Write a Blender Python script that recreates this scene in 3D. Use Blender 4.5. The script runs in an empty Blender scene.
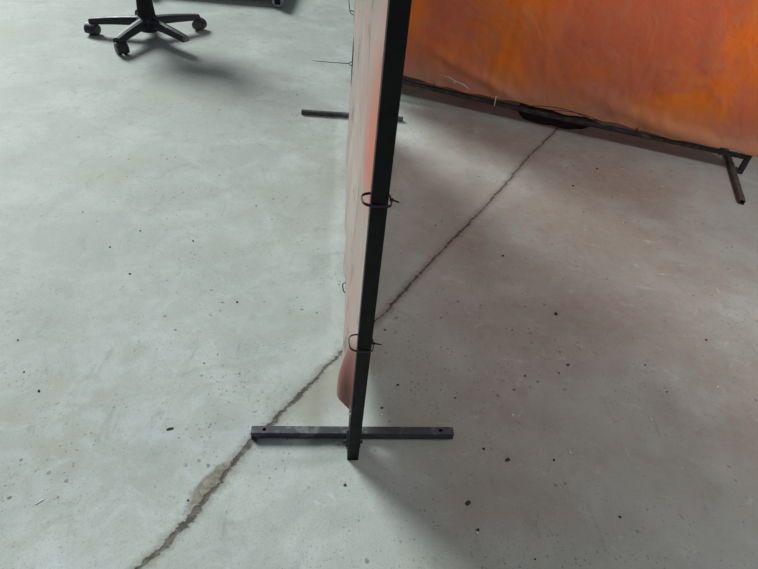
import bpy, bmesh, math, random
from mathutils import Vector, Matrix, noise
C = bpy.context.scene.collection
S = bpy.context.scene
random.seed(7)
PI = math.pi

# ---------------------------------------------------------------- camera
cam_d = bpy.data.cameras.new('camera'); cam_d.sensor_width = 36; cam_d.lens = 560/758*36; cam_d.clip_start = .05
cam = bpy.data.objects.new('camera', cam_d); C.objects.link(cam); S.camera = cam
rx = Vector((0.993203, 0.076348, 0.087852))
ry = Vector((-0.116391, 0.651500, 0.749667))
rz = Vector((0.0, -0.754797, 0.655959))
M = Matrix((rx, ry, rz)).transposed().to_4x4(); M.translation = (0, 0, 1.46)
cam.matrix_world = M

# ---------------------------------------------------------------- light
w = bpy.data.worlds.new('world'); S.world = w; w.use_nodes = True
bg = w.node_tree.nodes['Background']; bg.inputs[0].default_value = (.88, .96, 1.0, 1); bg.inputs[1].default_value = .165
def area(name, loc, target, sx, sy, power, col):
    l = bpy.data.lights.new(name, 'AREA'); l.shape = 'RECTANGLE'; l.size = sx; l.size_y = sy
    l.energy = power; l.color = col
    o = bpy.data.objects.new(name, l); C.objects.link(o); o.location = loc
    o.rotation_euler = (Vector(target)-Vector(loc)).to_track_quat('-Z', 'Y').to_euler()
    return o
sun_d = bpy.data.lights.new('daylight', 'SUN'); sun_d.energy = 3.75; sun_d.angle = math.radians(21); sun_d.color = (.93, 1.0, .96)
sun = bpy.data.objects.new('daylight', sun_d); C.objects.link(sun)
sun.rotation_euler = Vector((8.7, -8.9, -8.3)).to_track_quat('-Z', 'Y').to_euler()
area('booth_lamp', (2.3, 1.55, 2.45), (1.5, 2.95, .35), .9, .5, 36, (1.0, .97, .94))
S.view_settings.view_transform = 'Standard'; S.view_settings.look = 'None'
S.view_settings.exposure = 0.0; S.view_settings.gamma = 1; S.view_settings.use_curve_mapping = False

# ---------------------------------------------------------------- materials
def mat(name):
    m = bpy.data.materials.new(name); m.use_nodes = True; nt = m.node_tree
    return m, nt, nt.nodes['Principled BSDF'], nt.nodes['Material Output']
class G:
    """tiny node-graph helper"""
    def __init__(s, nt): s.nt = nt
    def n(s, t, **kw):
        o = s.nt.nodes.new(t)
        for k, v in kw.items():
            if k.startswith('_'): setattr(o, k[1:], v)
        return o
    def put(s, sock, v):
        if hasattr(v, 'is_output') or isinstance(v, bpy.types.NodeSocket): s.nt.links.new(v, sock)
        else: sock.default_value = v
    def math(s, op, a, b=0., c=None, clamp=False):
        o = s.n('ShaderNodeMath'); o.operation = op; o.use_clamp = clamp
        s.put(o.inputs[0], a); s.put(o.inputs[1], b)
        if c is not None: s.put(o.inputs[2], c)
        return o.outputs[0]
    def noise(s, vec, scale, detail=4, rough=.55, dist=0.):
        o = s.n('ShaderNodeTexNoise'); s.put(o.inputs['Vector'], vec)
        o.inputs['Scale'].default_value = scale; o.inputs['Detail'].default_value = detail
        o.inputs['Roughness'].default_value = rough; o.inputs['Distortion'].default_value = dist
        return o.outputs['Fac']
    def voro(s, vec, scale, rnd=1.):
        o = s.n('ShaderNodeTexVoronoi'); s.put(o.inputs['Vector'], vec)
        o.inputs['Scale'].default_value = scale; o.inputs['Randomness'].default_value = rnd
        return o.outputs['Distance'], o.outputs['Color']
    def ss(s, v, a, b, lo=0., hi=1.):
        o = s.n('ShaderNodeMapRange'); o.interpolation_type = 'SMOOTHSTEP'
        s.put(o.inputs[0], v); o.inputs[1].default_value = a; o.inputs[2].default_value = b
        o.inputs[3].default_value = lo; o.inputs[4].default_value = hi
        return o.outputs[0]
    def mix(s, f, a, b, blend='MIX'):
        o = s.n('ShaderNodeMix'); o.data_type = 'RGBA'; o.blend_type = blend
        s.put(o.inputs[0], f)
        for i, v in ((6, a), (7, b)):
            if isinstance(v, tuple): o.inputs[i].default_value = (*v, 1)
            else: s.put(o.inputs[i], v)
        return o.outputs[2]
    def coord(s): return s.n('ShaderNodeTexCoord').outputs['Object']
    def xyz(s, vec):
        o = s.n('ShaderNodeSeparateXYZ'); s.put(o.inputs[0], vec); return o.outputs
    def vec(s, x, y, z):
        o = s.n('ShaderNodeCombineXYZ')
        for i, v in enumerate((x, y, z)): s.put(o.inputs[i], v)
        return o.outputs[0]
    def bump(s, h, strength, dist):
        o = s.n('ShaderNodeBump'); o.inputs['Strength'].default_value = strength; o.inputs['Distance'].default_value = dist
        s.put(o.inputs['Height'], h); return o.outputs[0]

# crack run across the slab, in metres on the floor
CRACK = [(-0.60, 0.36), (-0.496, 0.532), (-0.434, 0.635), (-0.385, 0.746), (-0.34, 0.866), (-0.296, 0.95), (-0.249, 1.029), (-0.185, 1.145),
         (-0.114, 1.278), (-0.046, 1.389), (0.035, 1.527), (0.162, 1.781), (0.3, 2.038), (0.441, 2.293), (0.589, 2.577),
         (0.752, 2.919), (0.924, 3.226), (1.30, 3.95)]

def concrete():
    m, nt, P, out = mat('stained_concrete'); g = G(nt); co = g.coord(); X, Y, Z = g.xyz(co)
    big = g.noise(co, .9, 3); mid = g.noise(co, 3.2, 6, .62, .4); fine = g.noise(co, 26, 5, .65); grit = g.noise(co, 160, 3, .7)
    col = g.mix(g.ss(big, .35, .65), (.385, .425, .405), (.43, .47, .45))
    col = g.mix(g.ss(mid, .40, .72, 0, .75), col, (.55, .60, .59))                     # pale cloudy laitance
    col = g.mix(g.ss(g.noise(co, 5.5, 5, .7, .8), .52, .72, 0, .55), col, (.30, .335, .33))
    col = g.mix(g.ss(g.noise(g.vec(g.math('ADD', X, 7.), Y, Z), 1.7, 5, .6), .50, .72, 0, .40), col, (.33, .31, .26))   # tan stain
    # bluish burnished swirl near the front left corner
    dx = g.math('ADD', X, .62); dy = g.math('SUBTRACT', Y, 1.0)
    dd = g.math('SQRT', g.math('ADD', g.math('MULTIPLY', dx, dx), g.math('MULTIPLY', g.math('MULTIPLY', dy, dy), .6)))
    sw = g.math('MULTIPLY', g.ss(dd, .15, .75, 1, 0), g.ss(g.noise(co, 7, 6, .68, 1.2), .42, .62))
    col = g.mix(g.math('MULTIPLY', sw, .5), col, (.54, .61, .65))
    # welding bay: trodden grime plus the screens' warm shade, painted as brown film
    bay = g.math('MULTIPLY', g.ss(X, -.05, .45), g.ss(Y, .4, 1.2))
    bay = g.math('MULTIPLY', bay, g.ss(g.noise(co, 1.4, 5, .6), .30, .62, .35, 1))
    bay = g.math('MULTIPLY', bay, g.ss(X, 1.2, 3.0, 1, .6))
    col = g.mix(g.math('MULTIPLY', bay, .85), col, (.265, .205, .175))
    col = g.mix(g.ss(fine, .35, .75, 0, .30), col, (.36, .38, .37))
    col = g.mix(g.ss(grit, .40, .75, 0, .22), col, (.22, .23, .22))
    # specks (dark pits, pale chips)
    for sc, th, cc, am, off in ((34, .20, (.11, .10, .085), .85, 0), (80, .27, (.15, .145, .135), .65, 3), (130, .30, (.18, .18, .17), .5, 5), (14, .075, (.08, .075, .07), .9, 11), (21, .055, (.75, .78, .76), .8, 23)):
        v = g.vec(g.math('ADD', X, off), Y, Z)
        wv = g.n('ShaderNodeVectorMath'); wv.operation = 'ADD'; nt.links.new(v, wv.inputs[0])
        nz = g.n('ShaderNodeTexNoise'); nz.inputs['Scale'].default_value = sc*1.5; nt.links.new(v, nz.inputs['Vector'])
        sc_ = g.n('ShaderNodeVectorMath'); sc_.operation = 'SCALE'; sc_.inputs['Scale'].default_value = .45/sc; nt.links.new(nz.outputs['Color'], sc_.inputs[0]); nt.links.new(sc_.outputs[0], wv.inputs[1])
        d, c = g.voro(wv.outputs[0], sc)
        pick = g.ss(g.xyz(c)[0], *((.70, .95) if sc < 70 else (.45, .9)))
        lim = g.math('MULTIPLY', pick, th)
        f = g.math('MULTIPLY', g.ss(g.math('SUBTRACT', lim, d), -.03, .03), g.ss(pick, .02, .2, 0, am))
        cl = g.ss(g.noise(v, 2.6, 4, .6), .42, .66, .10, 1)
        col = g.mix(g.math('MULTIPLY', f, cl), col, cc)
    # trodden smudges and scuffs
    sm = g.noise(g.vec(g.math('MULTIPLY', X, 2.2), g.math('ADD', Y, g.math('MULTIPLY', X, .5)), Z), 6.5, 7, .78, .5)
    col = g.mix(g.ss(sm, .55, .72, 0, .42), col, (.19, .185, .17))
    sm2 = g.noise(g.vec(g.math('ADD', X, 4.), g.math('MULTIPLY', Y, 1.6), Z), 13, 6, .8, 1.)
    col = g.mix(g.ss(sm2, .56, .74, 0, .40), col, (.60, .64, .63))
    sm3 = g.noise(co, 30, 5, .72, .6)
    col = g.mix(g.math('MULTIPLY', g.ss(sm3, .635, .69), g.ss(g.noise(co, 2.1, 4), .44, .6, 0, .75)), col, (.105, .09, .07))
    # crack: offset curve x(y)
    fc = g.n('ShaderNodeFloatCurve'); cm = fc.mapping; cv = cm.curves[0]
    y0, y1, x0, x1 = .36, 3.95, -.60, 1.30
    pts = [((y-y0)/(y1-y0), (x-x0)/(x1-x0)) for x, y in CRACK]
    cv.points[0].location = pts[0]; cv.points[1].location = pts[-1]
    for p in pts[1:-1]: cv.points.new(*p)
    for p in cv.points: p.handle_type = 'VECTOR'
    cm.update()
    u = g.math('DIVIDE', g.math('SUBTRACT', Y, y0), y1-y0)
    nt.links.new(u, fc.inputs['Value'])
    xc = g.math('ADD', g.math('MULTIPLY', fc.outputs[0], x1-x0), x0)
    wig = g.math('MULTIPLY', g.math('SUBTRACT', g.noise(g.vec(0., Y, 0.), 16, 6, .7), .5), .045)
    d = g.math('MULTIPLY', g.math('ABSOLUTE', g.math('SUBTRACT', g.math('SUBTRACT', X, xc), wig)), .885)
    ragged = g.noise(co, 55, 5, .75)
    wn = g.ss(Y, 1.0, 1.5, .0062, .0040)
    wd = g.math('MULTIPLY', wn, g.ss(g.noise(g.vec(0., Y, 3.), 7, 4), .3, .7, .45, 1.5))
    core = g.ss(g.math('SUBTRACT', wd, g.math('ADD', d, g.math('MULTIPLY', g.math('SUBTRACT', ragged, .5), .030))), -.0035, .003)
    halo = g.ss(g.math('ADD', d, g.math('MULTIPLY', g.math('SUBTRACT', ragged, .5), .05)), .004, .035, 1, 0)
    col = g.mix(g.math('MULTIPLY', halo, .65), col, (.21, .195, .17))
    # spalled patch on the crack, near front
    sx_ = g.math('ADD', X, .395); sy_ = g.math('SUBTRACT', Y, .765)
    ax = g.math('ADD', g.math('MULTIPLY', sx_, .89), g.math('MULTIPLY', sy_, -.45))
    ay = g.math('ADD', g.math('MULTIPLY', sx_, .45), g.math('MULTIPLY', sy_, .89))
    sd = g.math('SQRT', g.math('ADD', g.math('MULTIPLY', g.math('MULTIPLY', ax, ax), 9.), g.math('MULTIPLY', ay, ay)))
    sp = g.ss(g.math('ADD', sd, g.math('MULTIPLY', g.math('SUBTRACT', g.noise(co, 24, 5, .7), .5), .11)), .055, .10, 1, 0)
    col = g.mix(g.math('MULTIPLY', sp, .85), col, g.mix(g.ss(g.noise(co, 60, 6, .8), .38, .62), (.12, .10, .075), (.27, .24, .19)))
    tri = g.math('MULTIPLY', g.ss(g.math('SUBTRACT', X, xc), .0, .03), g.ss(g.math('ADD', g.math('SUBTRACT', X, xc), g.math('MULTIPLY', g.noise(co, 9, 4), .16)), .15, .27, 1, 0))
    tri = g.math('MULTIPLY', tri, g.ss(Y, .95, 1.05)); tri = g.math('MULTIPLY', tri, g.ss(Y, 1.2, 1.45, 1, 0))
    col = g.mix(g.math('MULTIPLY', tri, .65), col, (.30, .28, .22))
    col = g.mix(g.math('MULTIPLY', core, g.ss(g.noise(co, 30, 4), .35, .6, .55, .9)), col, (.038, .030, .024))
    nt.links.new(col, P.inputs['Base Color'])
    P.inputs['Roughness'].default_value = .62; P.inputs['Specular IOR Level'].default_value = .35
    h = g.math('ADD', g.math('MULTIPLY', fine, .25), g.math('MULTIPLY', core, -1.6)); h = g.math('ADD', h, g.math('MULTIPLY', sp, -.7)); h = g.math('ADD', h, g.math('MULTIPLY', grit, .12))
    nt.links.new(g.bump(h, .55, .004), P.inputs['Normal'])
    return m

def paint_metal(name, base, rough=.5, metal=.0, wear=.3, wcol=(.12, .12, .12), scale=40, th=.58):
    m, nt, P, out = mat(name); g = G(nt); co = g.coord()
    n1 = g.noise(co, scale, 5, .7, .5)
    col = g.mix(g.ss(n1, th, th+.12, 0, wear), base, wcol)
    nt.links.new(col, P.inputs['Base Color']); P.inputs['Metallic'].default_value = metal
    nt.links.new(g.ss(n1, .3, .8, rough-.08, rough+.12), P.inputs['Roughness'])
    nt.links.new(g.bump(n1, .15, .002), P.inputs['Normal'])
    return m

def vinyl(name, base, thin, dust, glow, sheen, far=False):
    tl = .42 if far else .22
    m, nt, P, out = mat(name); g = G(nt); co = g.coord(); X, Y, Z = g.xyz(co)
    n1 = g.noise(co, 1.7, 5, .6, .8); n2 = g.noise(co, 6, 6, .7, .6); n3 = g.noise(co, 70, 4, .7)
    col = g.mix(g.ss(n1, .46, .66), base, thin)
    if far:                                        # light coming through the sheet, painted as bright orange patches
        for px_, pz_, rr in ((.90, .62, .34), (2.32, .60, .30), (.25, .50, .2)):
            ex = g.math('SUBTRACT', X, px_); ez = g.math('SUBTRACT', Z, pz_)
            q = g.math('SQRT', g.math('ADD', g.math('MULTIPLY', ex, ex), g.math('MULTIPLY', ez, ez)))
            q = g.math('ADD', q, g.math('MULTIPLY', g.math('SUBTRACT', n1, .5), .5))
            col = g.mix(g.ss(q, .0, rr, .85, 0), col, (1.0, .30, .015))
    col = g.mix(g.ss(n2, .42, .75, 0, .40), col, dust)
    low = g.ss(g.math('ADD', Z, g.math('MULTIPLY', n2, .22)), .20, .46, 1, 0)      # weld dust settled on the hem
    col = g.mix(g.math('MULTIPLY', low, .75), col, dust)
    col = g.mix(g.ss(n3, .62, .74, 0, .35), col, (.10, .05, .035))
    if not far:
        st = g.noise(g.vec(g.math('MULTIPLY', X, 1.), g.math('MULTIPLY', Y, 7.), g.math('MULTIPLY', Z, 3.4)), 2.0, 4, .6, .4)
        col = g.mix(g.ss(st, .565, .67, 0, .8), col, (.12, .10, .08))
        st2 = g.noise(g.vec(X, g.math('MULTIPLY', Y, 3.), g.math('MULTIPLY', Z, 1.1)), 1.7, 4, .6, .6)
        col = g.mix(g.ss(st2, .50, .72, 0, .6), col, (.58, .34, .25))
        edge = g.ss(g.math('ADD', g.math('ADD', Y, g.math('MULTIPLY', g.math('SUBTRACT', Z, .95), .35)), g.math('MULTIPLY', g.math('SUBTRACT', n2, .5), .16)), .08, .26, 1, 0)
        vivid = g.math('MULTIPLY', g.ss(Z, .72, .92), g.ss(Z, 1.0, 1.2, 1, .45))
        col = g.mix(g.math('MULTIPLY', edge, vivid), col, (.75, .13, .03))  # sheet's orange beside the post, left out of the painted glare
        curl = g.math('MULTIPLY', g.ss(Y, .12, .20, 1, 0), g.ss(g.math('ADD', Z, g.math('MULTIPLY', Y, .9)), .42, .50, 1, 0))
        col = g.mix(curl, col, g.mix(g.ss(n2, .4, .65), (.26, .050, .034), (.13, .035, .026)))  # curled corner: no glare, its unlit dark red put into the colour
    nt.links.new(col, P.inputs['Base Color'])
    P.inputs['Roughness'].default_value = .38; P.inputs['Specular IOR Level'].default_value = .35
    P.inputs['Sheen Weight'].default_value = sheen; P.inputs['Sheen Roughness'].default_value = .35
    P.inputs['Sheen Tint'].default_value = (.95, .93, .9, 1)
    P.inputs['Coat Weight'].default_value = .25; P.inputs['Coat Roughness'].default_value = .25
    nt.links.new(g.bump(g.math('ADD', g.math('ADD', n2, g.math('MULTIPLY', n3, .1)), g.math('MULTIPLY', g.math('ABSOLUTE', g.math('SUBTRACT', g.noise(co, 4.2, 3, .5, 1.4), .5)), 2.2 if far else .3)), .5 if far else .25, .012), P.inputs['Normal'])
    tr = g.n('ShaderNodeBsdfTranslucent'); nt.links.new(g.mix(.6, col, glow), tr.inputs[0])
    tp = g.n('ShaderNodeBsdfTransparent'); tp.inputs[0].default_value = (.95, .42, .16, 1)
    m1 = g.n('ShaderNodeMixShader'); m1.inputs[0].default_value = tl
    nt.links.new(P.outputs[0], m1.inputs[1]); nt.links.new(tr.outputs[0], m1.inputs[2])
    m2 = g.n('ShaderNodeMixShader'); m2.inputs[0].default_value = .05
    nt.links.new(m1.outputs[0], m2.inputs[1]); nt.links.new(tp.outputs[0], m2.inputs[2])
    nt.links.new(m2.outputs[0], out.inputs[0])
    return m

M_floor = concrete()
M_black = paint_metal('black_painted_steel', (.0025, .003, .0045), .55, 0, .35, (.014, .015, .018), 30, .6)
M_black.node_tree.nodes['Principled BSDF'].inputs['Specular IOR Level'].default_value = .25
M_foot = paint_metal('scuffed_grey_steel', (.060, .062, .072), .45, .2, .75, (.15, .16, .17), 24, .50)
M_rail = paint_metal('dusty_black_steel', (.022, .021, .023), .5, .1, .6, (.10, .085, .075), 22, .5)
M_brown = paint_metal('brown_oxidised_steel', (.07, .06, .052), .55, .2, .6, (.15, .13, .115), 30, .5)
M_tie = paint_metal('black_nylon', (.006, .006, .008), .4)
M_tieblue = paint_metal('dark_blue_nylon', (.006, .005, .016), .5)
M_tiewhite = paint_metal('white_nylon', (.70, .68, .66), .45, 0, .2, (.4, .38, .36))
M_zinc = paint_metal('zinc_steel', (.55, .56, .58), .3, .9, .3, (.3, .3, .3))
M_plastic = paint_metal('dark_grey_plastic', (.022, .023, .034), .5, 0, .4, (.05, .052, .065), 12, .5)
M_plastic2 = paint_metal('grey_leg_tip', (.22, .22, .21), .6)
M_wheel = paint_metal('caster_tread_plastic', (.05, .055, .062), .4, 0, .4, (.09, .095, .1))
M_fabric = paint_metal('black_seat_fabric', (.012, .012, .014), .9)
M_blue = paint_metal('blue_white_hub', (.30, .36, .52), .4, 0, .9, (.75, .8, .85), 60, .5)
M_cloth = paint_metal('dark_grimy_cloth', (.014, .013, .013), .9, 0, .6, (.035, .03, .028), 15, .5)
M_wall = paint_metal('grey_block_wall', (.22, .22, .21), .9, 0, .3, (.15, .15, .14), 3, .5)
M_wood = paint_metal('bench_top_wood', (.12, .075, .04), .6, 0, .6, (.05, .03, .02), 8, .5)
M_crumb = paint_metal('dark_slag', (.045, .038, .030), .8)
M_leaf = paint_metal('dry_brown_leaf', (.05, .033, .02), .8)
M_chip = paint_metal('pale_chip', (.72, .74, .72), .6)
M_near = vinyl('glare_pale_welding_vinyl', (.57, .49, .445), (.65, .585, .545), (.50, .42, .37), (.95, .42, .22), .35)  # near sheet: grazing glare on orange vinyl put into the pale base
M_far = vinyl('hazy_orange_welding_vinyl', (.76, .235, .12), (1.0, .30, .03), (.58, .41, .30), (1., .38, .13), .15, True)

# ---------------------------------------------------------------- mesh helpers
def link(name, bm, m, parent=None, smooth=False):
    me = bpy.data.meshes.new(name); bm.normal_update(); bm.to_mesh(me); bm.free()
    if smooth:
        for p in me.polygons: p.use_smooth = True
    me.materials.append(m)
    o = bpy.data.objects.new(name, me); C.objects.link(o)
    if parent: o.parent = parent
    return o
def thing(name, label, cat, loc=(0, 0, 0), rotz=0, group=None):
    o = bpy.data.objects.new(name, None); o.empty_display_size = .05; C.objects.link(o)
    o.location = loc; o.rotation_euler = (0, 0, rotz); tag(o, label, cat, group); return o
def tag(o, label, cat, group=None):
    o['label'] = label; o['category'] = cat
    if group: o['group'] = group
    return o
def dup_tree(o, parent=None):
    c = o.copy(); C.objects.link(c); c.parent = parent
    for ch in [k for k in bpy.data.objects if k.parent == o]: dup_tree(ch, c)
    return c
def box(bm, c, s, rot=None, bev=0.):
    r = bmesh.ops.create_cube(bm, size=1.0)
    vs = r['verts']
    for v in vs: v.co = Vector((v.co.x*s[0], v.co.y*s[1], v.co.z*s[2]))
    if bev:
        es = list({e for v in vs for e in v.link_edges})
        rr = bmesh.ops.bevel(bm, geom=es, offset=bev, segments=2, affect='EDGES', clamp_overlap=True)
        vs = list({v for f in rr['faces'] for v in f.verts} | {v for v in vs if v.is_valid})
        vs = list({v for v in vs})
        seen = set(vs); st = list(vs)
        while st:
            v = st.pop()
            for e in v.link_edges:
                q = e.other_vert(v)
                if q not in seen: seen.add(q); st.append(q)
        vs = list(seen)
    for v in vs:
        if rot: v.co = rot @ v.co
        v.co += Vector(c)
def prof_square(w, r=.0025, n=3):
    pts = []
    h = w/2
    for cx, cy, a0 in ((h-r, h-r, 0), (-h+r, h-r, 90), (-h+r, -h+r, 180), (h-r, -h+r, 270)):
        for k in range(n+1):
            a = math.radians(a0+90*k/n); pts.append((cx+r*math.cos(a), cy+r*math.sin(a)))
    return pts
def sq_tube(bm, p0, p1, w, wall=.0025, up=(0, 0, 1), caps=False, h=None):
    """square steel tube; open ended unless caps"""
    p0 = Vector(p0); p1 = Vector(p1); d = (p1-p0).normalized(); up = Vector(up)
    s = d.cross(up).normalized(); u = s.cross(d).normalized()
    rings = []
    outer = prof_square(w); inner = prof_square(w-2*wall, .0012)
    def ring(p, pr): return [bm.verts.new(p+s*a+u*b) for a, b in pr]
    o0, o1 = ring(p0, outer), ring(p1, outer)
    n = len(outer)
    for i in range(n): bm.faces.new((o0[i], o0[(i+1) % n], o1[(i+1) % n], o1[i]))
    if caps: bm.faces.new(o0[::-1]); bm.faces.new(o1)
    else:
        i0, i1 = ring(p0, inner), ring(p1, inner)
        for i in range(n):
            bm.faces.new((i0[(i+1) % n], i0[i], i1[i], i1[(i+1) % n]))
            bm.faces.new((o0[(i+1) % n], o0[i], i0[i], i0[(i+1) % n]))
            bm.faces.new((o1[i], o1[(i+1) % n], i1[(i+1) % n], i1[i]))
def tube(bm, pts, rad, seg=8, cap=True, flat=None):
    pts = [Vector(p) for p in pts]; N = len(pts); prev = None; rings = []
    for i, p in enumerate(pts):
        t = (pts[min(i+1, N-1)]-pts[max(i-1, 0)]).normalized()
        if prev is None:
            a = Vector((0, 0, 1)) if abs(t.z) < .9 else Vector((1, 0, 0)); nrm = t.cross(a).normalized()
        else: nrm = (prev-t*prev.dot(t)).normalized()
        prev = nrm; b = t.cross(nrm)
        r = rad[i] if isinstance(rad, (list, tuple)) else rad
        fl = flat or 1.
        rings.append([bm.verts.new(p+nrm*math.cos(2*PI*k/seg)*r+b*math.sin(2*PI*k/seg)*r*fl) for k in range(seg)])
    for i in range(N-1):
        for k in range(seg): bm.faces.new((rings[i][k], rings[i][(k+1) % seg], rings[i+1][(k+1) % seg], rings[i+1][k]))
    if cap: bm.faces.new(rings[0][::-1]); bm.faces.new(rings[-1])
def lathe(bm, prof, seg=24, mtx=None):
    rings = []
    for r, z in prof: rings.append([bm.verts.new((r*math.cos(2*PI*k/seg), r*math.sin(2*PI*k/seg), z)) for k in range(seg)])
    for i in range(len(prof)-1):
        for k in range(seg): bm.faces.new((rings[i][k], rings[i][(k+1) % seg], rings[i+1][(k+1) % seg], rings[i+1][k]))
    bm.faces.new(rings[0][::-1]); bm.faces.new(rings[-1])
    if mtx:
        for R_ in rings:
            for v in R_: v.co = mtx @ v.co
def drill(o, holes):
    """real bolt holes: boolean with a throw-away cutter"""
    bm = bmesh.new()
    for (x, y, z, r, dep) in holes:
        bmesh.ops.create_cone(bm, cap_ends=True, segments=20, radius1=r, radius2=r, depth=dep, matrix=Matrix.Translation((x, y, z)))
    me = bpy.data.meshes.new('cut'); bm.to_mesh(me); bm.free()
    c = bpy.data.objects.new('cut', me); C.objects.link(c); c.parent = o.parent
    if o.parent: pass
    md = o.modifiers.new('b', 'BOOLEAN'); md.object = c; md.operation = 'DIFFERENCE'; md.solver = 'EXACT'
    bpy.context.view_layer.update()
    dg = bpy.context.evaluated_depsgraph_get(); new = bpy.data.meshes.new_from_object(o.evaluated_get(dg))
    o.modifiers.clear(); o.data = new
    bpy.data.objects.remove(c); bpy.data.meshes.remove(me)

# ---------------------------------------------------------------- setting
bm = bmesh.new(); box(bm, (0, 3, -.06), (24, 19, .12)); f = link('floor', bm, M_floor); f['kind'] = 'structure'
bm = bmesh.new(); box(bm, (0, 12.42, 1.6), (24, .16, 3.2)); f = link('wall_back', bm, M_wall); f['kind'] = 'structure'

bm = bmesh.new(); box(bm, (3.26, 3.90, .575), (7.24, .10, 1.15)); f = link('wall_unseen_shade', bm, M_wall); f['kind'] = 'structure'  # unseen low wall, added to keep daylight off the floor under the hem

# ---------------------------------------------------------------- zip ties
def zip_tie(name, parent, mtx, w, d, m, tail=.05, tail_dir=(1, 0, 0), head=True, wd=.0046, r=.0015, tail_sag=.3):
    """band looped round a w x d section in local xy; head and cut tail at +x"""
    pts = []
    for k in range(33):
        a = 2*PI*k/32; c, s_ = math.cos(a), math.sin(a); e = .55
        pts.append((w/2*math.copysign(abs(c)**e, c), d/2*math.copysign(abs(s_)**e, s_), .0015*math.sin(2*a)))
    bm = bmesh.new(); tube(bm, [mtx @ Vector(p) for p in pts], r, 8, True, wd/(2*r)/1.0)
    o = link(name, bm, m, parent, True)
    hx = Vector((w/2+.001, 0, 0))
    bm = bmesh.new(); box(bm, mtx @ hx, (.007, .006, .006), mtx.to_3x3(), .001); link('head', bm, m, o)
    if tail:
        td = Vector(tail_dir).normalized(); tp = []
        for k in range(9):
            t = k/8; tp.append(mtx @ (hx+td*tail*t+Vector((0, 0, -tail*tail_sag*t*t))))
        bm = bmesh.new(); tube(bm, tp, [r*(1-.3*k/8) for k in range(9)], 8, True, 1.6); link('tail', bm, m, o, True)
    return o

# ---------------------------------------------------------------- near welding screen
# local frame: +y runs along the screen away from the front post, +x to its right, origin under the front post
P0 = Vector((-.0185, .9085, 0)); P1 = Vector((-.279, 3.182, 0))
L = (P1-P0).length; ang = math.atan2(-(P1-P0).x, (P1-P0).y)
HT = 1.83; TW = .033
scr = thing('welding_screen', 'welding screen seen edge on, black square post in front, its vinyl receding, pale with grazing glare', 'welding screen', P0, ang)
def square_post(x, y, z0=0.0):
    bm = bmesh.new(); sq_tube(bm, (x, y, z0), (x, y, HT), TW, .0025, (0, 1, 0), caps=True); return bm
link('post', square_post(0, 0, 0.0), M_black, scr)
link('post', square_post(0, L, .0), M_black, scr)
FY = .068                                             # feet sit just behind the post
def foot(y, length, tilt, parent, cx=0., w=.027, m=M_foot):
    bm = bmesh.new(); dx = math.cos(tilt)*length/2; dy = math.sin(tilt)*length/2
    sq_tube(bm, (cx-dx, y-dy, w/2), (cx+dx, y+dy, w/2), w, .0028, (0, 0, 1))
    o = link('foot', bm, m, parent)
    return o
ft = foot(FY, .606, math.radians(.9), scr, .003)
drill(ft, [(-.262, FY-.004, .028, .0055, .03), (.266, FY+.004, .028, .0055, .03)])
link_ft = foot(L-.02, .604, math.radians(-.5), scr, .003, .024)
bm = bmesh.new()                                       # weld bracket joining post and foot
box(bm, (0, .026, .045), (.044, .005, .085), None, .001); box(bm, (0, FY-.006, .060), (.030, .030, .062), None, .001)
box(bm, (0, .036, .012), (.026, .022, .02), None, .001)
br = link('bracket', bm, M_foot, scr)
for sx in (-1, 1):
    bm = bmesh.new(); tube(bm, [(sx*.019, FY-.034, .018), (sx*.0285, FY-.034, .018)], .0062, 6); link('bolt', bm, M_rail, br)
RZ = .118
bm = bmesh.new(); sq_tube(bm, (0, TW/2, RZ), (0, L-TW/2, RZ), .025, .0025, (0, 0, 1), True); link('bottom_rail', bm, M_rail, scr)
bm = bmesh.new(); sq_tube(bm, (0, TW/2, HT-.02), (0, L-TW/2, HT-.02), .025, .0025, (0, 0, 1), True); link('top_rail', bm, M_rail, scr)

def sst(x, a, b):
    t = max(0, min(1, (x-a)/(b-a))); return t*t*(3-2*t)
def near_curtain():
    bm = bmesh.new(); ys = [.028+(L-.05)*((i/150)**1.35) for i in range(151)]; nz = 90; grid = []
    for i, y in enumerate(ys):
        s = y-.028; row = []
        hem = .150-.085*sst(s, .12, .40)+.010*math.sin(y*7)*sst(s, .1, .4)+.006*math.sin(y*17+1)
        for j in range(nz+1):
            q = j/nz; z = hem+(1.775-hem)*q**1.25
            low = 1-sst(z, .16, .55)                                  # lower part bellies outward
            d = -.004
            d -= .024*low*sst(s, 0, .12)*(1-sst(s, 1.3, 2.2)*.75)
            d -= .032*math.exp(-((s-.070)/.055)**2)*(1-sst(z, .20, .42))   # curled front corner
            d -= .012*(1-math.exp(-s/.03))*(1-.5*sst(s, .5, 2))*(1-low*.6)
            d += .0075*math.sin(s*9+z*3.1+.6)*sst(s, 0, .3)*sst(z, .15, .6)
            d += .004*math.sin(s*23-z*5.0)*sst(s, 0, .3)
            d += .010*(noise.noise(Vector((s*3.2, z*2.2, 4.)))) + .004*noise.noise(Vector((s*11, z*6, 9.)))*sst(s, 0, .1)
            cap = -.004-.0145*(1-sst(z, .15, .22))
            if d > cap: d = cap - (d-cap)*.15     # never through the rail
            row.append(bm.verts.new((d, y, z)))
        grid.append(row)
    for i in range(len(ys)-1):
        for j in range(nz): bm.faces.new((grid[i][j], grid[i+1][j], grid[i+1][j+1], grid[i][j+1]))
    return bm
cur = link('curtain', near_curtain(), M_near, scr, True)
sd = cur.modifiers.new('thick', 'SOLIDIFY'); sd.thickness = .0012; sd.offset = 0
bm = bmesh.new()                                                       # hem welt along the lower edge is part of the sheet
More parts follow.
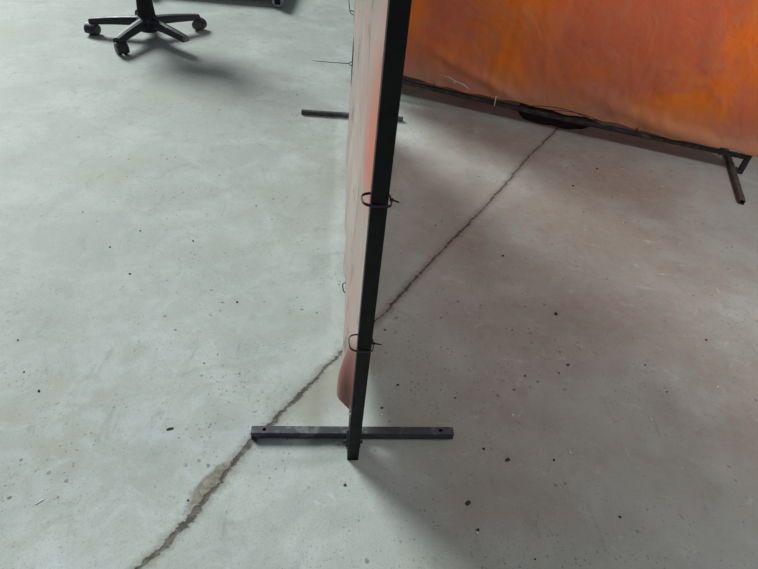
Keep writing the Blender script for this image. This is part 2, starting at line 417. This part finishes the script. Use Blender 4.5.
def ring_at(x, y, z, R_=.0075, ax='x'):
    bm = bmesh.new(); pts = []
    for k in range(17):
        a = 2*PI*k/16; pts.append((x, y+R_*math.cos(a), z+R_*math.sin(a)))
    tube(bm, pts, .0018, 6, False); return bm
for z in (.486, .888, 1.29, 1.70):
    link('grommet', ring_at(-.0060, .040, z), M_zinc, cur, True)
def T(x, y, z, rx_=0, ry_=0, rz_=0):
    return Matrix.Translation((x, y, z)) @ Matrix.Rotation(rz_, 4, 'Z') @ Matrix.Rotation(ry_, 4, 'Y') @ Matrix.Rotation(rx_, 4, 'X')
zip_tie('zip_tie', scr, T(-.0045, .004, .880, 0, .02, .1), .056, .046, M_tieblue, .016, (1, -.5, 0), wd=.0066, tail_sag=.1)
zip_tie('zip_tie', scr, T(-.0070, .004, .478, .12, .10, .1), .058, .050, M_tie, .020, (1, -.2, .1), wd=.0060, tail_sag=.1)
for z in (1.29, 1.70): zip_tie('zip_tie', scr, T(-.0075, .010, z, 0, .05, .05), .058, .066, M_tie, .03, (1, -.5, 0))
# ties lacing the hem to the rail
for y, tl in ((.60, .0),):
    mt = Matrix.Translation((-.014, y, RZ+.006)) @ Matrix.Rotation(PI/2, 4, 'X') @ Matrix.Rotation(.2, 4, 'Z')
    zip_tie('zip_tie', scr, mt, .054, .050, M_tie, tl, (0, 1, 0), wd=.004)
# ties on the far post, one with its long uncut tail sticking out
zip_tie('zip_tie', scr, T(-.006, L-.012, .314, 0, 0, PI+.02), .052, .060, M_tie, .205, (1, -.03, -.03), wd=.0046, r=.0014, tail_sag=-.03)
zip_tie('zip_tie', scr, T(-.010, L-.012, .575, 0, -.3, PI-.2), .066, .060, M_tie, .05, (1, -.3, 1.2), wd=.0046, r=.0015, tail_sag=-.4)

# ---------------------------------------------------------------- far welding screen, facing the camera
D = Vector((.966, -.257, 0)); Q1 = Vector((1.995, 3.028, 0)); WF = 2.34; Q0 = Q1-D*WF
ang2 = math.atan2(D.y, D.x)
sc2 = thing('welding_screen', 'wide orange vinyl welding screen facing us, on a low black rail with angled foot', 'welding screen', Q0, ang2)
R2 = .100
def lower_post(x): bm = bmesh.new(); sq_tube(bm, (x, 0, .0), (x, 0, HT), .028, .0025, (0, 1, 0), True); return bm
link('post', lower_post(0), M_rail, sc2); link('post', lower_post(WF), M_rail, sc2)
bm = bmesh.new()
pts = [(x, 0, R2-.010*math.sin(PI*(x-.014)/(WF-.028))) for x in [(.014+(WF-.028)*k/16) for k in range(17)]]
for a, b in zip(pts[:-1], pts[1:]): sq_tube(bm, a, b, .024, .0025, (0, 0, 1), True)
link('bottom_rail', bm, M_rail, sc2)
bm = bmesh.new(); sq_tube(bm, (.014, 0, HT-.02), (WF-.014, 0, HT-.02), .024, .0025, (0, 0, 1), True); link('top_rail', bm, M_rail, sc2)
for fx, ln in ((WF-.055, .70), (.055, .34)):
    bm = bmesh.new(); a = .05 if fx > 1 else 0
    sq_tube(bm, (fx+.012*(fx > 1), -ln/2-.04*(fx > 1), .0135), (fx+.005*(fx > 1), ln/2, .0135), .027, .003, (0, 0, 1)); link('foot', bm, M_brown, sc2)
for fx in (WF-.026, .026):
    bm = bmesh.new(); box(bm, (fx, 0, .0135), (.030, .028, .024), None, .001); link('bracket', bm, M_rail, sc2)
def far_curtain():
    bm = bmesh.new(); nx, nz = 230, 90; grid = []
    for i in range(nx+1):
        x = -.015+(WF+.05)*i/nx; row = []
        hem = .137+.006*math.sin(x*9)+.004*math.sin(x*31+2)
        hem += .032*math.exp(-((x-.10)/.17)**2) - .016*math.exp(-((x-.80)/.18)**2) - .010*sst(x, 1.0, 1.4)
        for j in range(nz+1):
            q = j/nz; z = hem+(1.78-hem)*q**1.4
            d = -.017
            d -= .020*math.exp(-((z-.24-.10*math.sin(x*2.1))/.05)**2)*sst(x, 1.2, 1.9)       # slump fold at the right
            d -= .014*math.exp(-((z-.30+.32*(x-.55))/.035)**2)*sst(x, .25, .5)*(1-sst(x, .9, 1.1))
            d += .016*noise.noise(Vector((x*2.6, z*1.6, 1.)))+.007*noise.noise(Vector((x*7+z*3, z*5-x*2, 5.)))
            d += .0035*noise.noise(Vector((x*21, z*14, 2.)))*(1-sst(z, .3, .9))
            d += .012*math.sin(x*5+z*1.3)*sst(z, .3, 1.2)*.6
            if d > -.0145: d = -.0145-(d+.0145)*.1
            row.append(bm.verts.new((x, d, z)))
        grid.append(row)
    for i in range(nx):
        for j in range(nz): bm.faces.new((grid[i][j], grid[i+1][j], grid[i+1][j+1], grid[i][j+1]))
    return bm
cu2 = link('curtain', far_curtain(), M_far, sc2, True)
sd = cu2.modifiers.new('thick', 'SOLIDIFY'); sd.thickness = .0012; sd.offset = 0
# ties on the rail: dark with loose tail, and a white one
def rail_tie(x, m, tail, sag, w=.052, wd=.0046):
    mt = Matrix.Translation((x, -.006, R2+.012)) @ Matrix.Rotation(PI/2, 4, 'X') @ Matrix.Rotation(PI/2, 4, 'Y')
    return zip_tie('zip_tie', sc2, mt, w, w, m, tail, (.4, 0, .9), wd=wd, r=.0017, tail_sag=sag)
off = (Q1-D*WF - Vector((-.005, 3.561, 0))).length
rail_tie(off+.215, M_tieblue, .045, .3); rail_tie(off+.61, M_tiewhite, 0, 0, .062); rail_tie(off+1.45, M_tie, .03, .2); rail_tie(off+1.92, M_tie, 0, .2)
# loose black lacing wire along the hem
for dz, x0_, x1_, hgt in ((0, .74, 1.30, .060), (.012, .86, 1.34, .038), (-.004, .95, 1.40, .022)):
    bm = bmesh.new(); pts = []
    for k in range(25):
        t = k/24; x = off+x0_+(x1_-x0_)*t
        pts.append((x, -.044-.006*math.sin(t*9), R2+.010+dz+hgt*math.sin(PI*t)**.8*(1-.35*t)))
    tube(bm, pts, .0022, 6); link('lacing_wire', bm, M_tie, sc2, True)
# white weld scratches / thread on the curtain
bm = bmesh.new(); tube(bm, [(off+.27, -.040, .205), (off+.31, -.040, .200), (off+.345, -.041, .187), (off+.40, -.040, .178), (off+.435, -.04, .158)], .0017, 5)
tube(bm, [(off+.345, -.041, .187), (off+.343, -.041, .172)], .0015, 5)
link('thread', bm, M_chip, sc2, True)

# ---------------------------------------------------------------- dark cloth lying behind the orange screen
bm = bmesh.new(); grid = []
A0 = Vector((.73, 3.43, 0)); n = 40; mrows = 26
for i in range(n+1):
    row = []
    for j in range(mrows+1):
        u, v0 = i/n, j/mrows; v = v0+(1-v0)*(.65*max(0, (u-.6)/.4)**2+.5*max(0, (.18-u)/.18)**2); e = min(u, 1-u)*5; e2 = min(v, 1-v)*4; k = min(1, e)*min(1, e2)
        p = A0+D*(.50*u+.02*noise.noise(Vector((v*4, 0, 1))))+Vector((.257, .966, 0))*(.30*v+.03*noise.noise(Vector((u*5, 3, 1))))
        z = .003+k*(.028+.030*abs(noise.noise(Vector((u*5, v*4, 7)))))
        row.append(bm.verts.new((p.x, p.y, z)))
    grid.append(row)
for i in range(n):
    for j in range(mrows): bm.faces.new((grid[i][j], grid[i+1][j], grid[i+1][j+1], grid[i][j+1]))
bnd = [grid[i][0] for i in range(n+1)]+[grid[n][j] for j in range(1, mrows+1)]+[grid[i][mrows] for i in range(n-1, -1, -1)]+[grid[0][j] for j in range(mrows-1, 0, -1)]
low = [bm.verts.new((v.co.x, v.co.y, 0)) for v in bnd]
for k in range(len(bnd)): bm.faces.new((bnd[k], low[k], low[(k+1) % len(bnd)], bnd[(k+1) % len(bnd)]))
bm.faces.new(low)
bmesh.ops.recalc_face_normals(bm, faces=bm.faces)
tag(link('rag', bm, M_cloth, None, True), 'black crumpled cloth on the floor under the hem of the orange screen', 'cloth')

# ---------------------------------------------------------------- office chair
HUB = Vector((-1.852, 4.10, 0))
ch = thing('office_chair', 'dark grey five-star office chair base with one caster missing', 'office chair', HUB)
bm = bmesh.new(); lathe(bm, [(.060, .045), (.075, .055), (.080, .10), (.076, .128), (.062, .145), (.050, .150)], 28); base = link('base_hub', bm, M_plastic, ch, True)
bm = bmesh.new(); lathe(bm, [(.064, .10), (.060, .16), (.052, .26), (.050, .33), (.034, .332), (.034, .43), (.026, .432), (.026, .46)], 24); link('gas_column', bm, M_fabric, ch, True)
LEGR = .395
def star_leg(tip):
    bm = bmesh.new(); prof = []
    N = 10
    for k in range(N+1):
        t = k/N; x = .03+(LEGR-.03)*t
        zt = .140-.018*t-.016*t*t; wv = .040-.011*t; hh = .058-.018*t
        prof.append((x, zt, wv, hh))
    rings = []
    for x, zt, wv, hh in prof:
        rings.append([bm.verts.new((x, a*wv, zt+b*hh)) for a, b in ((-1, -.9), (-.95, -.3), (-.6, -.03), (0, .04), (.6, -.03), (.95, -.3), (1, -.9), (.7, -1), (-.7, -1))])
    m_ = len(rings[0])
    for i in range(N):
        for k in range(m_): bm.faces.new((rings[i][k], rings[i+1][k], rings[i+1][(k+1) % m_], rings[i][(k+1) % m_]))
    bm.faces.new(rings[0][::-1]); bm.faces.new(rings[-1])
    bmesh.ops.recalc_face_normals(bm, faces=bm.faces)
    return bm
def rotz_obj(o, a, loc=None):
    o.rotation_euler = (0, 0, a)
    if loc: o.location = loc
angs = [math.radians(a) for a in (47, 117, 190, 262, 329)]
def make_caster(parent, r_at, m1=M_plastic, wheel=M_wheel):
    # twin wheel caster with hood, hanging below leg end; origin at leg end axis on floor
    c = bpy.data.objects.new('caster', None)
    bm = bmesh.new()
    prof = []
    rings = []
    for k in range(13):                       # hood: arc shell above the wheels
        a = math.radians(-25+150*k/12); rings.append([bm.verts.new((.010+(rr)*math.cos(a), yy, .030+(rr)*math.sin(a))) for rr, yy in ((.034, -.024), (.036, -.012), (.036, .012), (.034, .024), (.029, .022), (.029, -.022))])
    for i in range(12):
        for k in range(6): bm.faces.new((rings[i][k], rings[i+1][k], rings[i+1][(k+1) % 6], rings[i][(k+1) % 6]))
    bm.faces.new(rings[0]); bm.faces.new(rings[-1][::-1])
    tube(bm, [(0, 0, .052), (0, 0, .085)], .009, 12)
    bmesh.ops.recalc_face_normals(bm, faces=bm.faces)
    o = link('caster', bm, m1, parent, False)
    bm = bmesh.new()
    for sy in (-1, 1):
        mt = Matrix.Translation((.010, sy*.0135, .0285)) @ Matrix.Rotation(PI/2, 4, 'X')
        lathe(bm, [(.020, -.010), (.0265, -.009), (.0285, -.005), (.0285, .005), (.0265, .009), (.020, .010)], 24, mt)
    tube(bm, [(.010, -.012, .0285), (.010, .012, .0285)], .006, 10)
    wv = link('wheel', bm, wheel, o, True)
    return o, wv
for k, a in enumerate(angs):
    lg = link('leg', star_leg(1), M_plastic, ch); lg.rotation_euler = (0, 0, a)
    if k == 4:
        bm = bmesh.new(); box(bm, (LEGR-.004, 0, .088), (.036, .050, .034), None, .008); link('leg_tip', bm, M_plastic2, lg); continue
    o, wv = make_caster(lg, LEGR); o.location = (LEGR-.022, 0, 0); o.rotation_euler = (0, 0, (-.9, .5, 1.2, .9)[k]); o.scale = (1.5, 1.5, 1.25)
# seat and back, above the picture
bm = bmesh.new(); box(bm, (0, 0, .46), (.42, .41, .075), None, .03); link('seat', bm, M_fabric, ch, True)
bm = bmesh.new(); box(bm, (0, .26, .80), (.44, .06, .50), None, .028); bk = link('backrest', bm, M_fabric, ch, True)
bm = bmesh.new(); tube(bm, [(0, .05, .45), (0, .20, .455), (0, .27, .50), (0, .28, .62)], .018, 10); link('back_support', bm, M_plastic, ch, True)

# ---------------------------------------------------------------- rolling workbench, one caster in view
TB = Vector((-1.150, 5.16, 0)); tb = thing('rolling_dolly', 'low rolling dolly beyond the office chair, only a black caster with blue-white wheel showing', 'dolly', TB, .1)
for x, y in ((0, 0), (-1.1, 0), (0, .60), (-1.1, .60)):
    bm = bmesh.new(); box(bm, (x, y+.04, .128), (.08, .16, .010), None, .001)
    for s in (-1, 1): box(bm, (x, y+.027*s, .080), (.050, .005, .10), None, .001)
    cs = link('caster', bm, M_black, tb)
    bm = bmesh.new(); lathe(bm, [(.034, -.018), (.046, -.015), (.049, 0), (.046, .015), (.034, .018)], 24, Matrix.Translation((x, y, .049)) @ Matrix.Rotation(PI/2, 4, 'X') @ Matrix.Rotation(0, 4, 'Y')); link('wheel', bm, M_blue, cs, True)
bm = bmesh.new(); box(bm, (-.55, .47, .146), (1.18, .74, .024), None, .004); link('deck', bm, M_wood, tb)

# ---------------------------------------------------------------- crumbs and chips on the slab
def crumb_mesh(name, m, s, seed, flat=.5):
    bm = bmesh.new(); bmesh.ops.create_icosphere(bm, subdivisions=2, radius=1)
    for v in bm.verts:
        k = 1+.45*noise.noise(v.co*1.6+Vector((seed*3.1, 0, 0))); v.co = Vector((v.co.x*k*s*1.25, v.co.y*k*s*.85, max(-.9*flat*s, v.co.z*k*s*flat)+.9*flat*s))
    me = bpy.data.meshes.new(name); bm.to_mesh(me); bm.free(); me.materials.append(m); return me
dark = [(0.7, 1.628), (0.522, 1.964), (0.515, 1.51), (0.7, 1.366), (0.661, 1.323), (0.445, 0.953), (0.374, 0.981), (0.318, 0.801), (0.341, 0.727), (1.031, 1.294), (0.488, 0.667), (-1.167, 1.189), (-1.077, 1.065), (-0.996, 1.002), (-0.516, 1.488), (-1.021, 1.842), (-0.544, 1.184), (-2.034, 3.414), (0.957, 2.649), (1.133, 2.872), (1.148, 2.582), (0.586, 0.971), (0.537, 1.291), (0.101, 1.187), (0.247, 1.53), (0.681, 1.425), (-0.789, 1.817), (-1.093, 1.716), (-0.952, 1.572), (-1.044, 3.054), (-0.6, 2.124), (-0.65, 3.391), (0.988, 1.41), (1.272, 1.58), (0.041, 1.433), (-0.029, 0.812), (0.055, 1.088), (-0.692, 3.347), (0.747, 0.812), (0.291, 1.161), (-0.44, 0.716)]
white = [(0.477, 1.12), (1.228, 1.345), (0.641, 1.003), (0.057, 1.061), (-1.246, 2.247), (-0.271, 2.015), (0.938, 1.165), (0.338, 0.719), (-1.014, 1.205), (-0.305, 1.313), (1.145, 2.344)]
dm = [crumb_mesh('crumb', M_crumb, .0046, k) for k in range(5)]
wm = [crumb_mesh('chip', M_chip, .0036, k+9, .4) for k in range(3)]
big = {0: 1.5, 7: 1.5, 3: 1.1, 1: 1.1, 5: 1.3, 19: 1.3, 18: 1.3}
for i, (x, y) in enumerate(dark):
    o = bpy.data.objects.new('slag_crumb', dm[i % 5]); C.objects.link(o); o.location = (x, y, 0)
    o.rotation_euler = (0, 0, random.uniform(0, 6)); s = big.get(i, random.uniform(.5, .95)); o.scale = (s, s, s)
    tag(o, 'small dark crumb lying on the concrete floor', 'debris', 'dark crumbs scattered over the concrete')
for i, (x, y) in enumerate(white):
    o = bpy.data.objects.new('pale_chip', wm[i % 3]); C.objects.link(o); o.location = (x, y, 0)
    o.rotation_euler = (0, 0, random.uniform(0, 6)); s = random.uniform(.6, 1.0); o.scale = (s, s, s)
    tag(o, 'tiny white chip lying on the concrete floor', 'debris', 'white chips scattered over the concrete')
# dark scrap and pale sliver on the left
def scrap(name, m, size, sx, sy, loc, rot, label, cat, seed):
    o = bpy.data.objects.new(name, crumb_mesh(name, m, size, seed, .35)); C.objects.link(o)
    o.location = (*loc, 0); o.rotation_euler = (0, 0, rot); o.scale = (sx, sy, 1); tag(o, label, cat)
scrap('leaf', M_leaf, .005, 1.7, .75, (-.564, .924), .5, 'narrow dried brown leaf scrap on the pale floor left of the front foot', 'leaf', 21)
scrap('plastic_sliver', M_chip, .003, 3.2, .6, (-.812, .665), .9, 'thin white sliver on the floor at the front left', 'debris', 5)
